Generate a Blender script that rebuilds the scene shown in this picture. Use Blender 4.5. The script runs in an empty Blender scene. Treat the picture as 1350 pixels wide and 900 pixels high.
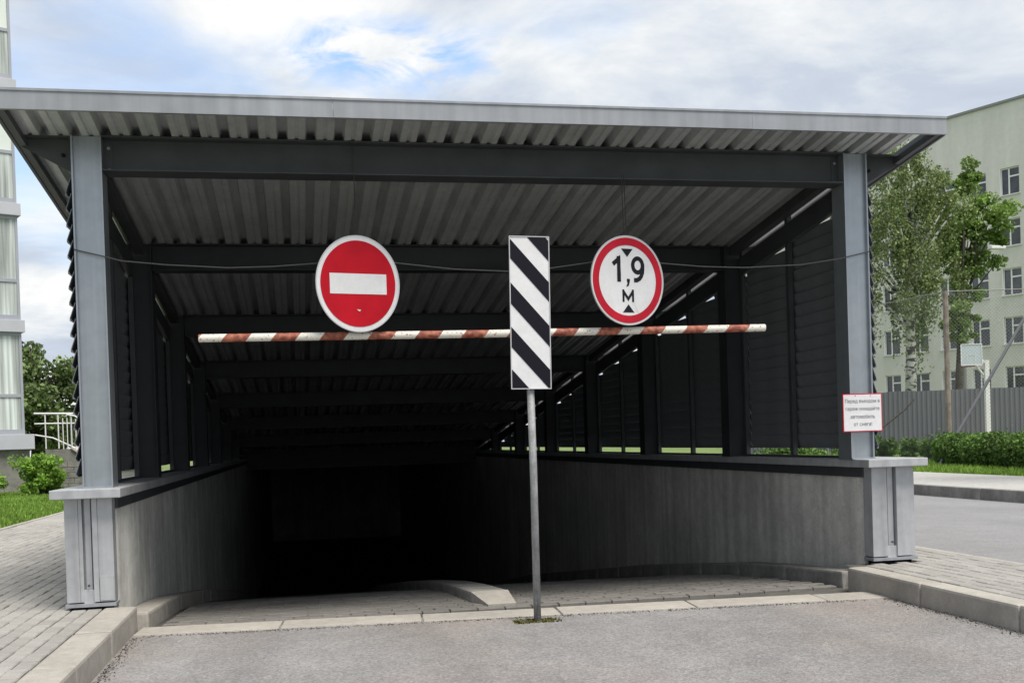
import bpy, bmesh, math, random
import numpy as np
from mathutils import Vector, Matrix
random.seed(7); rng = np.random.default_rng(7)
scene = bpy.context.scene
R = math.radians

# ------------------------------------------------------------------ camera
cam_d = bpy.data.cameras.new('camera'); cam = bpy.data.objects.new('camera', cam_d)
scene.collection.objects.link(cam); scene.camera = cam
F, CY = 1409.92, 595.39
pitch, roll, yaw = -0.0116, 0.0317, 0.1964
fw = Vector((math.sin(yaw)*math.cos(pitch), math.cos(yaw)*math.cos(pitch), math.sin(pitch)))
r0 = Vector((math.cos(yaw), -math.sin(yaw), 0)); u0 = r0.cross(fw)
rt = r0*math.cos(roll) - u0*math.sin(roll); up = u0*math.cos(roll) + r0*math.sin(roll)
M = Matrix((rt, up, -fw)).transposed().to_4x4(); M.translation = Vector((1.448, -7.688, 1.0425))
cam.matrix_world = M
cam_d.sensor_width = 36; cam_d.sensor_fit = 'HORIZONTAL'; cam_d.lens = F/1350*36
cam_d.shift_y = (CY-450)/1350
cam_d.clip_start = 0.05; cam_d.clip_end = 2000

# ------------------------------------------------------------------ light
scene.view_settings.view_transform = 'Standard'; scene.view_settings.look = 'None'
scene.view_settings.gamma = 1; scene.view_settings.exposure = 1.52
SUN_EL, SUN_AZ = 65, 150          # azimuth measured from +Y clockwise
world = bpy.data.worlds.new('World'); scene.world = world; world.use_nodes = True
nt = world.node_tree; N = nt.nodes; Lk = nt.links; N.clear()
wo = N.new('ShaderNodeOutputWorld'); bg = N.new('ShaderNodeBackground'); bg.inputs['Strength'].default_value = 0.1
sky = N.new('ShaderNodeTexSky'); sky.sky_type = 'NISHITA'; sky.sun_disc = False
sky.sun_elevation = R(SUN_EL); sky.sun_rotation = R(SUN_AZ); sky.dust_density = 1.2
tc = N.new('ShaderNodeTexCoord')
def wmath(op, a=None, b=None, c=None):
    n = N.new('ShaderNodeMath'); n.operation = op
    for i, v in enumerate((a, b, c)):
        if v is None: continue
        if isinstance(v, (int, float)): n.inputs[i].default_value = v
        else: Lk.new(v, n.inputs[i])
    return n.outputs[0]
sep = N.new('ShaderNodeSeparateXYZ'); Lk.new(tc.outputs['Generated'], sep.inputs[0])
zz = wmath('MAXIMUM', wmath('ADD', sep.outputs['Z'], 0.18), 0.08)
comb = N.new('ShaderNodeCombineXYZ')           # project directions on a cloud layer
Lk.new(wmath('DIVIDE', sep.outputs['X'], zz), comb.inputs[0]); Lk.new(wmath('DIVIDE', sep.outputs['Y'], zz), comb.inputs[1])
def wnoise(scale, detail, rough, off, dist=0.0):
    mp = N.new('ShaderNodeMapping'); mp.inputs['Location'].default_value = off
    Lk.new(comb.outputs[0], mp.inputs[0])
    n = N.new('ShaderNodeTexNoise'); n.inputs['Scale'].default_value = scale; n.inputs['Detail'].default_value = detail
    n.inputs['Roughness'].default_value = rough; n.inputs['Distortion'].default_value = dist
    Lk.new(mp.outputs[0], n.inputs['Vector']); return n.outputs['Fac']
CLOUD_OFF = (3.1, 1.7, 0.0)
n_big = wnoise(0.9, 9, 0.55, CLOUD_OFF, 0.3)
n_sh = wnoise(1.5, 10, 0.56, (7.3, 4.1, 2.0), 0.35)
def wramp(src, stops):
    r = N.new('ShaderNodeValToRGB'); Lk.new(src, r.inputs[0])
    e = r.color_ramp.elements
    e[0].position, e[0].color = stops[0][0], (*stops[0][1], 1); e[1].position, e[1].color = stops[-1][0], (*stops[-1][1], 1)
    for p, c in stops[1:-1]:
        q = e.new(p); q.color = (*c, 1)
    return r.outputs[0]
# a gap of blue between the clouds
gap = N.new('ShaderNodeVectorMath'); gap.operation = 'DISTANCE'
mpg = N.new('ShaderNodeMapping'); Lk.new(tc.outputs['Generated'], mpg.inputs[0])
GAP = (0.085, 0.937, 0.338)
mpg.inputs['Scale'].default_value = (1.0, 1.0, 3.6)
Lk.new(mpg.outputs[0], gap.inputs[0]); gap.inputs[1].default_value = (GAP[0], GAP[1], GAP[2]*3.6)
n_gap = wnoise(6.5, 9, 0.62, (1.2, 5.5, 0.0), 0.5)
def clamp01(v):
    c_ = N.new('ShaderNodeClamp'); Lk.new(v, c_.inputs[0]); return c_.outputs[0]
g1 = clamp01(wmath('MULTIPLY', wmath('SUBTRACT', 0.135, gap.outputs['Value']), 9.0))
g2 = clamp01(wmath('MULTIPLY', wmath('SUBTRACT', n_gap, 0.42), 5.5))
cover = wmath('SUBTRACT', n_big, wmath('MULTIPLY', wmath('MULTIPLY', g1, g2), 0.30))
cfac = wramp(cover, [(0.26, (0, 0, 0)), (0.46, (1, 1, 1))])
ccol = wramp(n_sh, [(0.30, (1.8, 2.03, 2.42)), (0.44, (2.15, 2.38, 2.75)), (0.52, (2.8, 2.95, 3.12)), (0.60, (3.6, 3.6, 3.55))])
mix = N.new('ShaderNodeMix'); mix.data_type = 'RGBA'
Lk.new(cfac, mix.inputs['Factor']); Lk.new(ccol, mix.inputs['B'])
skyg = N.new('ShaderNodeMix'); skyg.data_type = 'RGBA'; skyg.inputs['Factor'].default_value = 0.4
Lk.new(sky.outputs[0], skyg.inputs['A']); skyg.inputs['B'].default_value = (1.5, 2.2, 3.4, 1)
Lk.new(skyg.outputs['Result'], mix.inputs['A'])
Lk.new(mix.outputs['Result'], bg.inputs['Color']); Lk.new(bg.outputs[0], wo.inputs[0])

sd = bpy.data.lights.new('sun', 'SUN'); sun = bpy.data.objects.new('sun', sd); scene.collection.objects.link(sun)
sd.energy = 1.85; sd.angle = R(28); sd.color = (1.0, 0.94, 0.85)
az, el = R(SUN_AZ), R(SUN_EL)
sdir = Vector((math.sin(az)*math.cos(el), math.cos(az)*math.cos(el), math.sin(el)))
sun.rotation_euler = sdir.to_track_quat('Z', 'Y').to_euler()

# ------------------------------------------------------------------ materials
def mat(name, col, rough=0.7, metal=0.0, noise=None, bump=None, island=0.0, objrand=0.0, streak=None, speck=None, coord='Object', spec=0.5, trans=None, tint=None, lane=None):
    """noise=(scale, amount, detail)  bump=(scale, strength, dist)  streak=(scale xy, scale z, amount)"""
    m = bpy.data.materials.new(name); m.use_nodes = True
    t = m.node_tree; n = t.nodes; l = t.links
    b = n['Principled BSDF']; b.inputs['Roughness'].default_value = rough; b.inputs['Metallic'].default_value = metal
    b.inputs['Specular IOR Level'].default_value = spec
    tcn = n.new('ShaderNodeTexCoord'); co = tcn.outputs[coord]
    cur = n.new('ShaderNodeRGB'); cur.outputs[0].default_value = (*col, 1); cur = cur.outputs[0]
    def mul(cur, fac, lo, hi):
        mr = n.new('ShaderNodeMapRange'); mr.inputs['To Min'].default_value = lo; mr.inputs['To Max'].default_value = hi
        mr.inputs['From Min'].default_value = 0.3; mr.inputs['From Max'].default_value = 0.7
        l.new(fac, mr.inputs['Value'])
        v = n.new('ShaderNodeVectorMath'); v.operation = 'SCALE'; l.new(cur, v.inputs[0]); l.new(mr.outputs[0], v.inputs['Scale'])
        return v.outputs[0]
    if noise:
        ns = noise if isinstance(noise, list) else [noise]
        for q in ns:
            t1 = n.new('ShaderNodeTexNoise'); t1.inputs['Scale'].default_value = q[0]; t1.inputs['Detail'].default_value = q[2]
            l.new(co, t1.inputs['Vector']); cur = mul(cur, t1.outputs['Fac'], 1-q[1], 1+q[1])
    if tint:
        t1 = n.new('ShaderNodeTexNoise'); t1.inputs['Scale'].default_value = tint[0]; t1.inputs['Detail'].default_value = 6; l.new(co, t1.inputs['Vector'])
        mr = n.new('ShaderNodeMapRange'); mr.inputs['From Min'].default_value = .48; mr.inputs['From Max'].default_value = .68; mr.inputs['To Max'].default_value = tint[2]
        l.new(t1.outputs['Fac'], mr.inputs['Value'])
        mx = n.new('ShaderNodeMix'); mx.data_type = 'RGBA'; l.new(mr.outputs[0], mx.inputs['Factor']); l.new(cur, mx.inputs['A']); mx.inputs['B'].default_value = (*tint[1], 1); cur = mx.outputs['Result']
    if lane:
        mp = n.new('ShaderNodeMapping'); mp.inputs['Scale'].default_value = (lane[0], lane[1], 1); l.new(co, mp.inputs[0])
        t1 = n.new('ShaderNodeTexNoise'); t1.inputs['Scale'].default_value = 1; t1.inputs['Detail'].default_value = 3
        l.new(mp.outputs[0], t1.inputs['Vector']); cur = mul(cur, t1.outputs['Fac'], 1-lane[2], 1+lane[2])
    if streak:
        mp = n.new('ShaderNodeMapping'); mp.inputs['Scale'].default_value = (streak[0], streak[0], streak[1]); l.new(co, mp.inputs[0])
        t1 = n.new('ShaderNodeTexNoise'); t1.inputs['Scale'].default_value = 1; t1.inputs['Detail'].default_value = 6
        l.new(mp.outputs[0], t1.inputs['Vector']); cur = mul(cur, t1.outputs['Fac'], 1-streak[2], 1+streak[2])
    if speck:
        for q in (speck if isinstance(speck, list) else [speck]):
            t1 = n.new('ShaderNodeTexVoronoi'); t1.inputs['Scale'].default_value = q[0]; l.new(co, t1.inputs['Vector'])
            sp = n.new('ShaderNodeSeparateColor'); l.new(t1.outputs['Color'], sp.inputs[0])
            mr = n.new('ShaderNodeMapRange'); mr.inputs['To Min'].default_value = 1-q[1]; mr.inputs['To Max'].default_value = 1+q[1]
            l.new(sp.outputs[0], mr.inputs['Value'])
            v = n.new('ShaderNodeVectorMath'); v.operation = 'SCALE'; l.new(cur, v.inputs[0]); l.new(mr.outputs[0], v.inputs['Scale']); cur = v.outputs[0]
    for amt, kind in ((island, 'i'), (objrand, 'o')):
        if amt:
            g = n.new('ShaderNodeNewGeometry').outputs['Random Per Island'] if kind == 'i' else n.new('ShaderNodeObjectInfo').outputs['Random']
            mr = n.new('ShaderNodeMapRange'); mr.inputs['To Min'].default_value = 1-amt; mr.inputs['To Max'].default_value = 1+amt
            l.new(g, mr.inputs['Value'])
            v = n.new('ShaderNodeVectorMath'); v.operation = 'SCALE'; l.new(cur, v.inputs[0]); l.new(mr.outputs[0], v.inputs['Scale']); cur = v.outputs[0]
    l.new(cur, b.inputs['Base Color'])
    if bump:
        t1 = n.new('ShaderNodeTexNoise'); t1.inputs['Scale'].default_value = bump[0]; t1.inputs['Detail'].default_value = 5
        l.new(co, t1.inputs['Vector'])
        bp = n.new('ShaderNodeBump'); bp.inputs['Strength'].default_value = bump[1]; bp.inputs['Distance'].default_value = bump[2]
        l.new(t1.outputs['Fac'], bp.inputs['Height']); l.new(bp.outputs[0], b.inputs['Normal'])
    if trans:
        b.inputs['Transmission Weight'].default_value = 0
        tr = n.new('ShaderNodeBsdfTranslucent'); l.new(cur, tr.inputs['Color'])
        ms = n.new('ShaderNodeMixShader'); ms.inputs[0].default_value = trans
        l.new(b.outputs[0], ms.inputs[1]); l.new(tr.outputs[0], ms.inputs[2]); l.new(ms.outputs[0], n['Material Output'].inputs[0])
    return m

MT = dict(
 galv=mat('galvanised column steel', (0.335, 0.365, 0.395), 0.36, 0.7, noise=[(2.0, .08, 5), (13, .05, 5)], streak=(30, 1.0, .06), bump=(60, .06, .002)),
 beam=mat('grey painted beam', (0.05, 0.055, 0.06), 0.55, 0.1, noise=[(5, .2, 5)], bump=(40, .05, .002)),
 deck=mat('galvanised roof sheet', (0.50, 0.52, 0.53), 0.45, 0.4, noise=[(2.2, .12, 5), (14, .07, 4)]),
 fascia=mat('light grey folded sheet', (0.27, 0.285, 0.31), 0.45, 0.2, noise=[(1.1, .10, 5), (9, .05, 4)], streak=(14, .7, .12)),
 barge=mat('dark barge sheet', (0.07, 0.075, 0.085), 0.5, 0.2, noise=(3, .15, 3)),
 dark=mat('shade-darkened inner frame steel', (0.026, 0.029, 0.033), 0.55, 0.1, noise=[(5, .2, 5)]),  # shade of the inner bays put into the steel colour
 rpaver=mat('shade-darkened ramp paving brick', (0.15, 0.143, 0.133), 0.92, 0, noise=[(1.3, .3, 5), (14, .15, 5)], bump=(90, .45, .003), speck=(260, .12), objrand=.12),  # shade inside the ramp put into the brick colour
 slat=mat('anthracite louvre slat', (0.15, 0.16, 0.175), 0.45, 0.2, noise=[(4, .15, 4)], bump=(8, .1, .004)),
 sheet=mat('cladding sheet steel', (0.38, 0.39, 0.41), 0.42, 0.25, noise=[(3, .12, 5), (16, .07, 4)], streak=(16, 1, .12), bump=(6, .06, .004)),
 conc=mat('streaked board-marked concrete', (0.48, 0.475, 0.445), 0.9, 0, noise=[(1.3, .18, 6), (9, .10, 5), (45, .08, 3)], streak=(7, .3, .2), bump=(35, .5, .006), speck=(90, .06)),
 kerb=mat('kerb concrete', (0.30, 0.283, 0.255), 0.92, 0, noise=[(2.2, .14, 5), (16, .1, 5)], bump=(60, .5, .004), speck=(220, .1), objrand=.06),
 concl=mat('lit-side streaked board-marked concrete', (0.56, 0.56, 0.53), 0.9, 0, noise=[(1.6, .2, 6), (11, .12, 5)], streak=(7, .35, .2), bump=(35, .5, .006), speck=(90, .06)),  # light on the left wall put partly into a paler concrete colour
 kerbdark=mat('dark kerb concrete', (0.2, 0.195, 0.185), 0.95, 0, noise=[(3, .3, 6), (20, .15, 5)], bump=(40, .5, .006), objrand=.08),
 sand=mat('dirty joint sand', (0.09, 0.085, 0.075), 1, 0, noise=(30, .3, 4), bump=(90, .5, .003)),
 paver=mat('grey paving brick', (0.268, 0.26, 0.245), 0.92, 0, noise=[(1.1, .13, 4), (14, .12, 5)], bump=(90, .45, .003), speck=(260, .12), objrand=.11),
 paverj=mat('grey paving brick field', (0.268, 0.26, 0.245), 0.92, 0, noise=[(1.1, .13, 4), (14, .12, 5)], bump=(90, .45, .003), speck=(260, .12), island=.11),
 asph=mat('worn asphalt', (0.185, 0.182, 0.184), 0.93, 0, noise=[(.35, .14, 6), (1.6, .10, 6), (5, .07, 5), (60, .18, 4)], bump=(95, .9, .012), speck=[(75, .2), (160, .18)], tint=(.55, (.235, .205, .185), .55), lane=(2.1, .22, .13)),
 road=mat('road asphalt', (0.19, 0.19, 0.196), 0.93, 0, noise=[(.4, .1, 5), (4, .06, 5)], bump=(60, .6, .01), speck=(60, .15)),
 soil=mat('lawn soil', (0.11, 0.16, 0.04), 1, 0, noise=[(.6, .25, 5), (9, .25, 5)], bump=(20, .6, .02)),
 grass=mat('grass blades', (0.17, 0.28, 0.05), 0.8, 0, noise=(.7, .2, 4), island=.35, trans=.3, spec=.2),
 moss=mat('moss', (0.10, 0.095, 0.03), 1, 0, noise=(30, .5, 4), island=.4, spec=.1),
 white=mat('white sign film', (0.64, 0.64, 0.66), 0.6, 0, noise=[(7, .06, 5), (40, .03, 4)], spec=.25),
 silver=mat('sign rim metal', (0.5, 0.51, 0.52), 0.4, 0.3),
 red=mat('red sign film', (0.43, 0.005, 0.016), 0.6, 0, noise=[(6, .12, 5)], spec=.15),
 red2=mat('faded red sign film', (0.42, 0.012, 0.028), 0.6, 0, noise=[(6, .15, 5)], spec=.15),
 black=mat('black sign film', (0.008, 0.008, 0.014), 0.75, spec=.15),
 ink=mat('sign lettering', (0.012, 0.013, 0.018), 0.75, spec=.15),
 post=mat('scratched grey post', (0.27, 0.275, 0.28), 0.6, 0.2, noise=[(14, .22, 6), (60, .15, 4)], streak=(60, 6, .2), bump=(60, .3, .002)),
 cable=mat('dull cable', (0.06, 0.06, 0.065), 0.6),
 chain=mat('rusty chain', (0.04, 0.035, 0.035), 0.8, .2),
 pvc=mat('white window frame', (0.80, 0.80, 0.80), 0.5),
 bframe=mat('lilac grey balcony frame', (0.29, 0.305, 0.345), 0.5, noise=(2, .05, 3)),
 slab=mat('pale balcony slab', (0.39, 0.40, 0.44), 0.7, noise=(2, .06, 4)),
 blind=mat('pale blind', (0.58, 0.63, 0.60), 0.75, noise=(1.2, .05, 3)),
 curtain=mat('white net curtain', (0.42, 0.46, 0.45), 0.9, streak=(9, .25, .6)),
 stone=mat('grey stone base', (0.19, 0.185, 0.17), 0.95, noise=[(4, .25, 5)], bump=(12, .6, .02)),
 tile=mat('pinkish step tile', (0.42, 0.34, 0.32), 0.8, noise=(5, .1, 3)),
 bldg=mat('pale cream render', (0.61, 0.60, 0.565), 0.95, noise=[(.25, .05, 5), (3, .04, 5)], streak=(1.2, .12, .07), bump=(6, .25, .02)),
 bwhite=mat('white reveal', (0.6, 0.61, 0.58), 0.85, noise=(3, .06, 3)),
 coping=mat('dark roof edge', (0.22, 0.23, 0.24), 0.6),
 glass=mat('dark window glass', (0.045, 0.052, 0.06), 0.08, 0.0, noise=[(1.5, .5, 3)], spec=.8, objrand=.5),
 mfence=mat('dark profiled fence sheet', (0.13, 0.135, 0.15), 0.6, 0.1, noise=(.5, .08, 3)),
 rust=mat('rust brown post', (0.2, 0.17, 0.145), 0.9, 0, noise=[(2, .4, 5), (8, .2, 4)]),
 wire=mat('fence wire', (0.2, 0.205, 0.2), 0.6, 0.2),
 whitep=mat('white painted steel', (0.66, 0.66, 0.66), 0.5, noise=(4, .06, 3)),
 boardm=mat('pale blue backboard', (0.42, 0.48, 0.52), 0.5),
 hoopr=mat('rusty ring', (0.12, 0.05, 0.035), 0.8),
 bark=mat('dark bark', (0.07, 0.06, 0.05), 1, 0, noise=(6, .4, 5), bump=(12, .8, .03)),
 leaf_b=mat('birch leaves', (0.17, 0.22, 0.085), 0.7, 0, noise=(.5, .35, 4), island=.4, trans=.25, spec=.3),
 leaf_m=mat('maple leaves', (0.17, 0.27, 0.06), 0.65, 0, noise=(.8, .35, 4), island=.35, trans=.35, spec=.3),
 leaf_t=mat('dark tree leaves', (0.12, 0.17, 0.06), 0.75, 0, noise=(.35, .5, 4), island=.4, trans=.2, spec=.3),
 leaf_h=mat('hedge leaves', (0.09, 0.165, 0.035), 0.7, 0, noise=(1.2, .35, 4), island=.4, trans=.2, spec=.3),
 leaf_s=mat('light shrub leaves', (0.18, 0.32, 0.045), 0.65, 0, noise=(2.5, .25, 4), island=.3, trans=.35, spec=.35),
)
def custom_bar():
    m = bpy.data.materials.new('rusty red and white stripes'); m.use_nodes = True
    t = m.node_tree; n = t.nodes; l = t.links; b = n['Principled BSDF']; b.inputs['Roughness'].default_value = .6
    tcn = n.new('ShaderNodeTexCoord'); sp = n.new('ShaderNodeSeparateXYZ'); l.new(tcn.outputs['Object'], sp.inputs[0])
    def mth(op, a, bb=None):
        k = n.new('ShaderNodeMath'); k.operation = op
        for i, v in enumerate((a, bb)):
            if v is None: continue
            if isinstance(v, (int, float)): k.inputs[i].default_value = v
            else: l.new(v, k.inputs[i])
        return k.outputs[0]
    s = mth('SUBTRACT', sp.outputs['X'], mth('MULTIPLY', sp.outputs['Z'], .8))
    fr = mth('FRACT', mth('DIVIDE', mth('ADD', s, .332), PERIOD)); isred = mth('GREATER_THAN', fr, .5)
    rp = n.new('ShaderNodeValToRGB'); ns = n.new('ShaderNodeTexNoise'); ns.inputs['Scale'].default_value = 30; ns.inputs['Detail'].default_value = 6
    l.new(tcn.outputs['Object'], ns.inputs['Vector']); l.new(ns.outputs['Fac'], rp.inputs[0])
    e = rp.color_ramp.elements; e[0].position = .38; e[0].color = (.20, .045, .03, 1); e[1].position = .66; e[1].color = (.48, .17, .10, 1)
    rp2 = n.new('ShaderNodeValToRGB'); ns2 = n.new('ShaderNodeTexNoise'); ns2.inputs['Scale'].default_value = 55; ns2.inputs['Detail'].default_value = 3
    l.new(tcn.outputs['Object'], ns2.inputs['Vector']); l.new(ns2.outputs['Fac'], rp2.inputs[0])
    e = rp2.color_ramp.elements; e[0].position = .30; e[0].color = (.30, .13, .07, 1); e[1].position = .42; e[1].color = (.76, .73, .66, 1)
    mx = n.new('ShaderNodeMix'); mx.data_type = 'RGBA'; l.new(isred, mx.inputs['Factor'])
    l.new(rp2.outputs[0], mx.inputs['A']); l.new(rp.outputs[0], mx.inputs['B']); l.new(mx.outputs['Result'], b.inputs['Base Color'])
    return m
PERIOD = 0.3335
MT['bar'] = custom_bar()
def birch_bark():
    m = bpy.data.materials.new('birch bark'); m.use_nodes = True
    t = m.node_tree; n = t.nodes; l = t.links; b = n['Principled BSDF']; b.inputs['Roughness'].default_value = .9
    tcn = n.new('ShaderNodeTexCoord'); mp = n.new('ShaderNodeMapping'); mp.inputs['Scale'].default_value = (2.5, 2.5, 7); l.new(tcn.outputs['Object'], mp.inputs[0])
    ns = n.new('ShaderNodeTexNoise'); ns.inputs['Scale'].default_value = 1; ns.inputs['Detail'].default_value = 4; l.new(mp.outputs[0], ns.inputs['Vector'])
    rp = n.new('ShaderNodeValToRGB'); l.new(ns.outputs['Fac'], rp.inputs[0]); e = rp.color_ramp.elements
    e[0].position = .44; e[0].color = (.05, .05, .05, 1); e[1].position = .52; e[1].color = (.5, .5, .47, 1)
    l.new(rp.outputs[0], b.inputs['Base Color']); return m
MT['birch'] = birch_bark()

# ------------------------------------------------------------------ helpers
def link(o, parent=None):
    scene.collection.objects.link(o)
    if parent is not None: o.parent = parent
    return o
def tag(o, label=None, cat=None, group=None, kind=None):
    if label: o['label'] = label
    if cat: o['category'] = cat
    if group: o['group'] = group
    if kind: o['kind'] = kind
    return o
def empty(name, loc, label, cat, rz=0, group=None):
    o = bpy.data.objects.new(name, None); link(o); o.location = loc; o.rotation_euler = (0, 0, rz)
    o.empty_display_size = .2
    return tag(o, label, cat, group)
class MB:
    def __init__(s): s.v = []; s.f = []
    def box(s, x0, x1, y0, y1, z0, z1):
        k = len(s.v)
        s.v += [(x0,y0,z0),(x1,y0,z0),(x1,y1,z0),(x0,y1,z0),(x0,y0,z1),(x1,y0,z1),(x1,y1,z1),(x0,y1,z1)]
        s.f += [(k,k+3,k+2,k+1),(k+4,k+5,k+6,k+7),(k,k+1,k+5,k+4),(k+1,k+2,k+6,k+5),(k+2,k+3,k+7,k+6),(k+3,k,k+4,k+7)]
        return s
    def poly(s, pts, f):
        k = len(s.v); s.v += [tuple(p) for p in pts]; s.f += [tuple(k+i for i in q) for q in f]; return s
    def prism(s, prof, axis, a, b):
        """prof: list of 2D points, extruded along axis from a to b (closed)"""
        n = len(prof); k = len(s.v)
        def P(p, t):
            if axis == 'x': return (t, p[0], p[1])
            if axis == 'y': return (p[0], t, p[1])
            return (p[0], p[1], t)
        s.v += [P(p, a) for p in prof] + [P(p, b) for p in prof]
        for i in range(n): s.f.append((k+i, k+(i+1) % n, k+n+(i+1) % n, k+n+i))
        s.f.append(tuple(k+i for i in reversed(range(n)))); s.f.append(tuple(k+n+i for i in range(n)))
        return s
    def tube(s, pts, r, seg=8, cap=True):
        pts = [Vector(p) for p in pts]; rs = r if isinstance(r, (list, tuple)) else [r]*len(pts)
        k0 = len(s.v)
        for i, p in enumerate(pts):
            d = (pts[min(i+1, len(pts)-1)] - pts[max(i-1, 0)]).normalized()
            a = d.cross(Vector((0, 0, 1)));  a = a if a.length > .05 else d.cross(Vector((0, 1, 0)))
            a.normalize(); b = d.cross(a)
            for j in range(seg):
                t = 2*math.pi*j/seg; s.v.append(tuple(p + (a*math.cos(t) + b*math.sin(t))*rs[i]))
        for i in range(len(pts)-1):
            for j in range(seg):
                q = k0+i*seg+j; w = k0+i*seg+(j+1) % seg; s.f.append((q, w, w+seg, q+seg))
        if cap:
            s.f.append(tuple(k0+j for j in reversed(range(seg)))); e = k0+(len(pts)-1)*seg; s.f.append(tuple(e+j for j in range(seg)))
        return s
    def disc(s, r, y0, y1, seg=64, cx=0, cz=0, hole=0):
        k = len(s.v)
        ring = lambda rr, y: [(cx+rr*math.cos(2*math.pi*j/seg), y, cz+rr*math.sin(2*math.pi*j/seg)) for j in range(seg)]
        s.v += ring(r, y0)+ring(r, y1)
        for j in range(seg):
            a, b = k+j, k+(j+1) % seg; s.f.append((a, b, b+seg, a+seg))
        if hole:
            s.v += ring(hole, y0)+ring(hole, y1)
            for j in range(seg):
                a, b = k+j, k+(j+1) % seg; c, d = a+2*seg, b+2*seg
                s.f += [(a, c, d, b), (a+seg, b+seg, d+seg, c+seg), (c, c+seg, d+seg, d)]
        else:
            s.f.append(tuple(k+j for j in range(seg))); s.f.append(tuple(k+seg+j for j in reversed(range(seg))))
        return s
    def mesh(s, name, m, smooth=False, bevel=0):
        me = bpy.data.meshes.new(name); me.from_pydata(s.v, [], s.f); me.materials.append(m)
        bm = bmesh.new(); bm.from_mesh(me)
        bmesh.ops.recalc_face_normals(bm, faces=bm.faces)
        if bevel:
            es = [e for e in bm.edges if e.is_manifold and e.calc_face_angle(0) > .6]
            bmesh.ops.bevel(bm, geom=es, offset=bevel, segments=2, affect='EDGES', profile=.6, clamp_overlap=True)
        bm.to_mesh(me); bm.free()
        if smooth:
            for p in me.polygons: p.use_smooth = True
        me.update(); return me
    def build(s, name, m, parent=None, loc=None, rz=0, smooth=False, bevel=0):
        o = bpy.data.objects.new(name, s.mesh(name, m, smooth, bevel)); link(o, parent)
        if loc: o.location = loc
        if rz: o.rotation_euler = (0, 0, rz)
        return o
def from_np(name, V, Fc, m, parent=None):
    """V (n,3), Fc (k,3|4) arrays"""
    me = bpy.data.meshes.new(name); nv, nf, w = len(V), len(Fc), Fc.shape[1]
    me.vertices.add(nv); me.vertices.foreach_set('co', V.astype(np.float32).ravel())
    me.loops.add(nf*w); me.loops.foreach_set('vertex_index', Fc.astype(np.int32).ravel())
    me.polygons.add(nf); me.polygons.foreach_set('loop_start', np.arange(0, nf*w, w, dtype=np.int32))
    me.update(calc_edges=True); me.materials.append(m)
    return link(bpy.data.objects.new(name, me), parent)
def leaves(P, size, jitter=.4, droop=0.0):
    """one kite-shaped, slightly folded leaf at each point"""
    n = len(P); s = size*(1+jitter*(rng.random(n)*2-1))
    d = rng.normal(size=(n, 3)); d[:, 2] -= droop; d /= np.linalg.norm(d, axis=1)[:, None]
    e = rng.normal(size=(n, 3)); e -= (e*d).sum(1)[:, None]*d; e /= np.linalg.norm(e, axis=1)[:, None]
    u = np.cross(d, e); s = s[:, None]
    V = np.stack([P-d*s*.5, P+e*s*.36+u*s*.08, P+d*s*.6, P-e*s*.36+u*s*.08], 1).reshape(-1, 3)
    Fc = np.arange(n*4).reshape(n, 4); return V, Fc
def text_mesh(name, body, height, m, bold=0.0, xs=1.0):
    """lettering: outlines of the built-in font, triangulated here (constrained Delaunay + winding test)"""
    from mathutils.geometry import delaunay_2d_cdt
    cu = bpy.data.curves.new(name, 'FONT'); cu.body = body; cu.size = 1; cu.align_x = 'CENTER'; cu.fill_mode = 'NONE'; cu.resolution_u = 4; cu.offset = bold
    o = bpy.data.objects.new(name, cu); link(o)
    dg = bpy.context.evaluated_depsgraph_get(); src = bpy.data.meshes.new_from_object(o.evaluated_get(dg))
    bpy.data.objects.remove(o)
    V = [v.co.xy.copy() for v in src.vertices]; E_ = [tuple(e.vertices) for e in src.edges]
    nxt = {}
    for a, b in E_: nxt.setdefault(a, []).append(b); nxt.setdefault(b, []).append(a)
    seen = set(); loops = []
    for st in nxt:
        if st in seen: continue
        lp_ = [st]; seen.add(st); cur = st
        while True:
            c = [q for q in nxt[cur] if q not in seen]
            if not c: break
            cur = min(c, key=lambda q: abs(q-cur)); seen.add(cur); lp_.append(cur)
        loops.append([V[i] for i in lp_])
    # orientation is lost, so fill by even-odd
    pts = []; edges = []
    for L_ in loops:
        k = len(pts); n = len(L_)
        pts += [p+Vector((random.uniform(-1, 1)*1e-5, random.uniform(-1, 1)*1e-5)) for p in L_]; edges += [(k+i, k+(i+1) % n) for i in range(n)]
    ov, oe, of, *_ = delaunay_2d_cdt(pts, edges, [], 0, 1e-6)
    segs = [(pts[a], pts[b]) for a, b in edges]
    def inside(p):
        c = False
        for a, b in segs:
            if (a.y > p.y) != (b.y > p.y) and p.x < (b.x-a.x)*(p.y-a.y)/(b.y-a.y)+a.x: c = not c
        return c
    keep = [f for f in of if inside(sum((ov[i] for i in f), Vector((0, 0)))/len(f))]
    xsv = [v.x for v in ov]; ysv = [v.y for v in ov]; x0, x1, y0, y1 = min(xsv), max(xsv), min(ysv), max(ysv); k = height/(y1-y0)
    me = bpy.data.meshes.new(name); me.from_pydata([((v.x-(x0+x1)/2)*k*xs, 0, (v.y-(y0+y1)/2)*k) for v in ov], [], keep)
    me.materials.append(m); return me

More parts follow.
